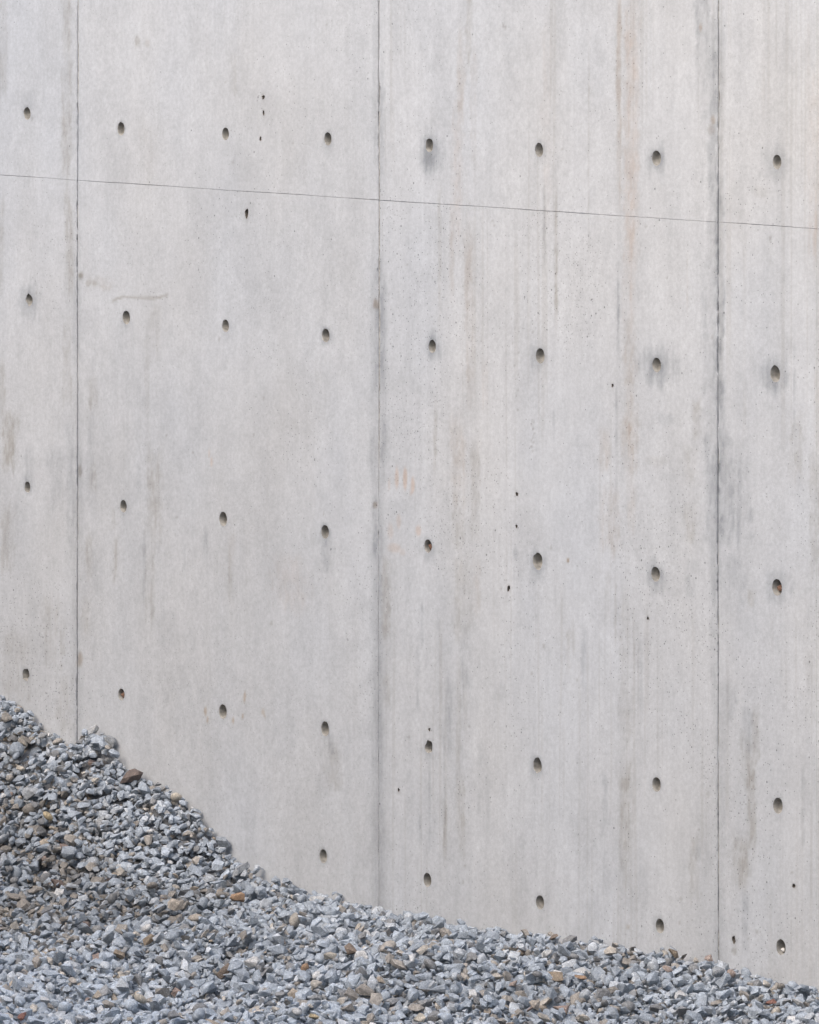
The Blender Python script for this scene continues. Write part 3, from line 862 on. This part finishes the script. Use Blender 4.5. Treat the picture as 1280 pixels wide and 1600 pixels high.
def place(x, y, size, var, yaw, tilt_noise=.16, sink=.42):
    v, f, ext = VARS[var]
    k0, k1, i0, i1, px_, py_, r2, m, c = rest(x, y, size, ext, yaw)
    if not m.any(): return None
    h = H[k0:k1, i0:i1]
    hm = h[m]; xm = px_[m]; ym = py_[m]
    mean = hm.mean()
    den = max((xm * xm).mean(), 1e-9); deny = max((ym * ym).mean(), 1e-9)
    sx = np.clip((xm * (hm - mean)).mean() / den, -.75, .75); sy = np.clip((ym * (hm - mean)).mean() / deny, -.75, .75)
    nn = Vector((-sx + random.gauss(0, tilt_noise), -sy + random.gauss(0, tilt_noise), 1)).normalized()
    xa = Vector((math.cos(yaw), math.sin(yaw), 0)); xa = (xa - nn * xa.dot(nn)).normalized(); ya = nn.cross(xa)
    rot = np.array([[xa.x, ya.x, nn.x], [xa.y, ya.y, nn.y], [xa.z, ya.z, nn.z]])
    # keep clear of the wall face
    w = v @ rot.T * size
    dist = -((x + w[:, 0]) * ST + (y + w[:, 1] - Z0) * CT)
    if dist.min() < .004:
        push = .004 - dist.min()
        x -= ST * push; y -= CT * push
        k0, k1, i0, i1, px_, py_, r2, m, c = rest(x, y, size, ext, yaw)
        if not m.any(): return None
        h = H[k0:k1, i0:i1]
    m &= -(CX[k0:k1, i0:i1] * ST + (CY[k0:k1, i0:i1] - Z0) * CT) > 0
    if not m.any(): return None
    low = c * np.sqrt(np.clip(1 - r2, 0, 1))
    resid = h - (sx * px_ + sy * py_)
    z = (resid + low)[m].max() - sink * c
    top = z + sx * px_ + sy * py_ + low
    h[m] = np.maximum(h, top)[m]
    stones.append([x, y, z, size, var, rot])
    return len(stones) - 1


def wall_y(x):
    return Z0 - x * ST / CT


def in_core(x, y):          # what the photograph's frame covers, with some margin
    return abs(x) < 1.32 and y > 22.15


area = 0
N_TRY = 62000
cand = 5
for it in range(N_TRY):
    size = min(.0275, max(.0045, random.lognormvariate(math.log(.0120), .38)))
    best = None
    for _ in range(cand):
        x = random.uniform(X0 + .05, X1 - .05)
        y = random.uniform(Y0 + .05, min(Y1 - .05, wall_y(x) - size * .75 / CT))
        i, k = int((x - X0) / CELL), int((y - Y0) / CELL)
        lv = H[k, i] - TGT[k, i]
        if best is None or lv < best[0]: best = (lv, x, y)
    lv, x, y = best
    if (wall_y(x) - y) * CT < .035: size = min(size, .014)
    if lv > .004: continue
    var = random.randrange(N_HULL) if random.random() < .93 else N_HULL + random.randrange(8)
    place(x, y, size, var, random.uniform(0, math.pi))
print('stones', len(stones), 'mean level', float((H - TGT)[(np.abs(CX) < 1.3) & (CY < wall_y(CX) - .05)].mean()), float((H - TGT)[(np.abs(CX) < 1.1) & (CY < wall_y(CX) - .02) & (CY > wall_y(CX) - .06)].mean()))


# ---- stones that stand out in the photograph, laid on last: (px, py, half width px, colour, shape, label)
def on_gravel(px, py):
    """walk along the line of sight until it meets the gravel"""
    kx, kz = (px - 640) / F, (py - HOR) / F
    for Zd in np.arange(21.6, 27.3, .004):
        x = kx * Zd; z = CAM_H - kz * Zd
        if Zd > wall_y(x) - .02: return x, wall_y(x) - .02
        i, k = int((x - X0) / CELL), int((Zd - Y0) / CELL)
        if 0 <= i < nxc and 0 <= k < nyc and H[k, i] >= z: return x, Zd
    return None


NOTABLE = [
    (206, 1216, 19, 'redbrown', 0, 'large reddish brown angular stone near the wall on the right flank of the heap'),
    (176, 1147, 12, 'palegrey', 0, 'pale blue-grey stone crowning the second hump of the heap against the wall'),
    (12, 1124, 13, 'taupe', 0, 'taupe angular stone high on the heap at the left edge of the picture'),
    (32, 1202, 8, 'cream', 0, 'small cream stone on the heap near the left edge'),
    (75, 1299, 10, 'yellow', 1, 'yellowish tan stone low on the left heap'),
    (276, 1247, 11, 'cream', 1, 'cream stone beside the wall below the reddish brown stone'),
    (48, 1242, 14, 'palegrey', 0, 'pale grey pointed stone in the middle of the left heap'),
    (352, 1314, 13, 'bluegrey', 0, 'blue-grey stone jutting out at the foot of the heap by the wall'),
    (376, 1356, 16, 'palegrey', 0, 'large pale grey stone by the wall where the heap runs out'),
    (371, 1399, 12, 'orange', 0, 'orange brown stone below the foot of the heap'),
    (275, 1424, 13, 'beige', 0, 'beige blocky stone in the middle of the gravel left of centre'),
    (306, 1432, 12, 'beige', 1, 'smooth beige pebble next to the beige blocky stone'),
    (228, 1452, 10, 'white', 1, 'whitish smooth pebble left of the beige stones'),
    (231, 1472, 12, 'ochre', 0, 'brownish ochre stone below the whitish pebble'),
    (186, 1496, 11, 'tan', 0, 'tan stone in the lower left gravel'),
    (393, 1505, 15, 'white', 0, 'long flat white stone lying in the lower gravel'),
    (350, 1517, 15, 'brown', 0, 'long brown stone just left of the flat white stone'),
    (219, 1557, 12, 'cream', 1, 'rounded cream pebble near the lower left edge of the gravel'),
    (476, 1511, 8, 'orange', 1, 'small pale orange pebble right of the flat white stone'),
    (515, 1493, 11, 'cream', 0, 'cream angular stone below the wall joint in mid gravel'),
    (548, 1487, 12, 'brown', 0, 'brown blocky stone right of the cream angular stone'),
    (464, 1581, 9, 'white', 1, 'small round white pebble at the bottom edge of the picture'),
    (491, 1594, 9, 'yellow', 0, 'yellow stone at the bottom edge beside the round white pebble'),
    (868, 1524, 14, 'tan', 0, 'tan stone in the gravel right of centre'),
    (907, 1527, 12, 'orange', 0, 'orange brown stone right of the tan stone'),
    (866, 1463, 9, 'brown', 0, 'small brown stone touching the wall between two tie holes'),
    (1052, 1496, 11, 'ochre', 0, 'ochre brown angular stone against the wall left of the last joint'),
    (1123, 1519, 12, 'palegrey', 1, 'smooth pale greenish grey pebble in front of the last wall joint'),
    (1108, 1505, 8, 'pinktan', 0, 'pinkish tan stone close to the foot of the last wall joint'),
    (1144, 1520, 9, 'pinktan', 1, 'smooth pinkish pebble right of the pale pebble by the last joint'),
    (1221, 1537, 8, 'taupe', 1, 'taupe pebble against the wall below the lowest tie hole'),
    (1043, 1515, 11, 'pinktan', 0, 'pinkish stone some way left of the last wall joint'),
    (912, 1590, 11, 'cream', 0, 'cream stone at the bottom edge right of centre'),
    (836, 1577, 11, 'beige', 0, 'beige stone near the bottom edge right of centre'),
    (805, 1536, 10, 'pinktan', 0, 'pale pinkish stone left of the tan stone'),
    (1205, 1568, 9, 'red', 0, 'small reddish stone in the gravel at the lower right'),
    (655, 1590, 11, 'cream', 0, 'cream stone at the bottom edge near the middle of the picture'),
    (36, 1590, 9, 'red', 0, 'small brick red stone at the bottom left corner'),
]
TINT = {'redbrown': (.19, .135, .11), 'palegrey': (.36, .385, .41), 'bluegrey': (.28, .32, .36), 'taupe': (.26, .235, .20), 'cream': (.56, .49, .38), 'yellow': (.50, .38, .19),
        'orange': (.42, .24, .115), 'beige': (.45, .38, .30), 'white': (.60, .59, .57), 'ochre': (.27, .20, .125), 'tan': (.38, .285, .185), 'brown': (.24, .175, .125),
        'pinktan': (.42, .31, .25), 'red': (.32, .13, .085)}
notable_ids = {}
for px, py, hw, cname, shape, label in NOTABLE:
    g = on_gravel(px, py + 4)
    if g is None: continue
    size = hw / (F / g[1])
    var = N_HULL + random.randrange(8) if shape else random.randrange(N_HULL)
    sid = place(g[0], g[1], size, var, random.gauss(0, .35), .12, .75)
    if sid is not None: notable_ids[sid] = (cname, label)


# ---- colours
# browner stones on the heap; slope shade and sky-lit flats painted into the tints
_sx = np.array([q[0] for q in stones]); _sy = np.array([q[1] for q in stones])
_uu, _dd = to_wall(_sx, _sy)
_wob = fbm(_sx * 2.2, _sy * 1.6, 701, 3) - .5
_brown_and_shade = sstep(.02, .30, _dd + .5 * _wob) * sstep(1.15, .65, _dd + .9 * _wob) * sstep(-.1, -.8, _uu + .8 * _wob)
_front_lit = sstep(.9, 1.5, _dd + .6 * _wob)
_brown_and_shade = np.maximum(_brown_and_shade, .35 * sstep(.60, .72, fbm(_sx * 1.9 + 4, _sy * 1.5, 711, 3)))


def grey_tint(brown_and_shade, front):
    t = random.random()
    l = random.uniform(1.08, 1.54) * (1 - .24 * brown_and_shade) * (1 + .12 * front)
    p = np.array([.70, .15, .055, .050, .025, .008, .009, .002]) * (1 - brown_and_shade) + np.array([.53, .07, .17, .17, .030, .012, .005, .009]) * brown_and_shade
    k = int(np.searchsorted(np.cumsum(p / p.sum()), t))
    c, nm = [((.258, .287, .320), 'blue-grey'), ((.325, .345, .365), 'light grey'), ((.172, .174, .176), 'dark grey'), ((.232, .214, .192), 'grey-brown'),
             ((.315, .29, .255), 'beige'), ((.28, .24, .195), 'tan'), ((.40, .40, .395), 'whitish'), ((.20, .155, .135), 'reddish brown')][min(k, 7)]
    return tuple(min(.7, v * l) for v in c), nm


tints = []
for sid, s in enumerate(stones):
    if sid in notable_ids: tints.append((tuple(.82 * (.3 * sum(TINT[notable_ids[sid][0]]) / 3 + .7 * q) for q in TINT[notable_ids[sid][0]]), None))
    else: tints.append(grey_tint(float(_brown_and_shade[sid]), float(_front_lit[sid])))

# ---- the stones that show largest are things of their own
score = []
for sid, (x, y, z, size, var, rot) in enumerate(stones):
    if sid in notable_ids: continue
    px = 640 + x / y * F; py = HOR + (CAM_H - z) / y * F
    if not (6 < px < 1274 and 1090 < py < 1594): continue
    i, k = int((x - X0) / CELL), int((y - Y0) / CELL)
    top = z + size * VARS[var][2][2]
    R = max(1, int(size / CELL * .6))
    cover = (H[max(0, k - R):k + R + 1, max(0, i - R):i + R + 1] > top + .002).mean()
    front = H[max(0, k - int(.05 / CELL)):k, max(0, i - 2):i + 3]
    hid = front.max() > z + .012 if front.size else False
    if cover < .25 and not hid: score.append((size * VARS[var][2][2] ** .5 / y, sid))
score.sort(reverse=True)
singles = set(s for _, s in score[:300 - len(notable_ids)]) | set(notable_ids)


def stone_mesh(name, ids, local=False):
    vs, fs, cs, n0, tot_s = [], [], [], 0, []
    for sid in ids:
        x, y, z, size, var, rot = stones[sid]
        v, f, ext = VARS[var]
        w = v @ rot.T * size
        if not local: w = w + np.array((x, y, z))
        vs.append(w); fs.append(f + n0); n0 += len(v)
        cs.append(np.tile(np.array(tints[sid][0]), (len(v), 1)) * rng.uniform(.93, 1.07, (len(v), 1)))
        tot_s.append(np.full(len(f), var >= N_HULL))
    co = np.concatenate(vs); fl = np.concatenate(fs)
    me = mesh_np(name, co, fl.ravel(), np.arange(len(fl)) * 3, np.full(len(fl), 3), M_STONE)
    me.polygons.foreach_set('use_smooth', np.concatenate(tot_s))
    set_color(me, 'tint', np.concatenate(cs))
    return me


mass = [i for i in range(len(stones)) if i not in singles]
gravel = link('gravel', stone_mesh('gravel', mass))
tag(gravel, 'loose blue-grey crushed stone banked against the concrete wall', 'gravel', kind='stuff')


def pix(sid):
    x, y, z = stones[sid][:3]
    return 640 + x / y * F, HOR + (CAM_H - z) / y * F


ORD = ['', 'second ', 'third ', 'fourth ', 'fifth ', 'sixth ', 'seventh ', 'eighth ', 'ninth ', 'tenth ', 'eleventh ', 'twelfth ', 'thirteenth ', 'fourteenth ', 'fifteenth ', 'sixteenth ', 'seventeenth ', 'eighteenth ', 'nineteenth ', 'twentieth ']
SHORT = {}
for sid, (cn, lb) in notable_ids.items():
    ref = lb
    for cut in (' near ', ' on ', ' in ', ' high ', ' low ', ' beside ', ' against ', ' by ', ' at ', ' below ', ' jutting ', ' crowning ', ' next ', ' left ', ' right ', ' lying ', ' just ', ' touching ', ' close ', ' some '):
        ref = ref.split(cut)[0]
    SHORT[sid] = ref
dupes = [r for r in SHORT.values() if list(SHORT.values()).count(r) > 1]
REFS = [sid for sid in notable_ids if SHORT[sid] not in dupes]
buckets = {}
for sid in singles:
    if sid in notable_ids: continue
    px, py = pix(sid)
    rp = min(REFS, key=lambda q: math.hypot(pix(q)[0] - px, (pix(q)[1] - py) * 1.6))
    dx, dy = px - pix(rp)[0], (py - pix(rp)[1]) * 1.6
    dr = ('right of' if dx > 0 else 'left of') if abs(dx) > abs(dy) else ('below' if dy > 0 else 'above')
    buckets.setdefault((tints[sid][1], rp, dr), []).append((math.hypot(dx, dy), sid))
LABEL = {}
for (nm, rp, dr), lst in buckets.items():
    for k, (_, sid) in enumerate(sorted(lst)):
        LABEL[sid] = '%s%s larger %s stone %s the %s' % (ORD[min(k, 19)], 'nearest', nm, dr, SHORT[rp])
for sid in sorted(singles):
    o = link('gravel_stone', stone_mesh('gravel_stone', [sid], True))
    o.location = stones[sid][:3]
    if sid in notable_ids:
        tag(o, notable_ids[sid][1], 'stone', 'stones that stand out from the gravel')
    else:
        nm = tints[sid][1]
        tag(o, LABEL[sid], 'stone', 'larger %s stones of the gravel' % nm)
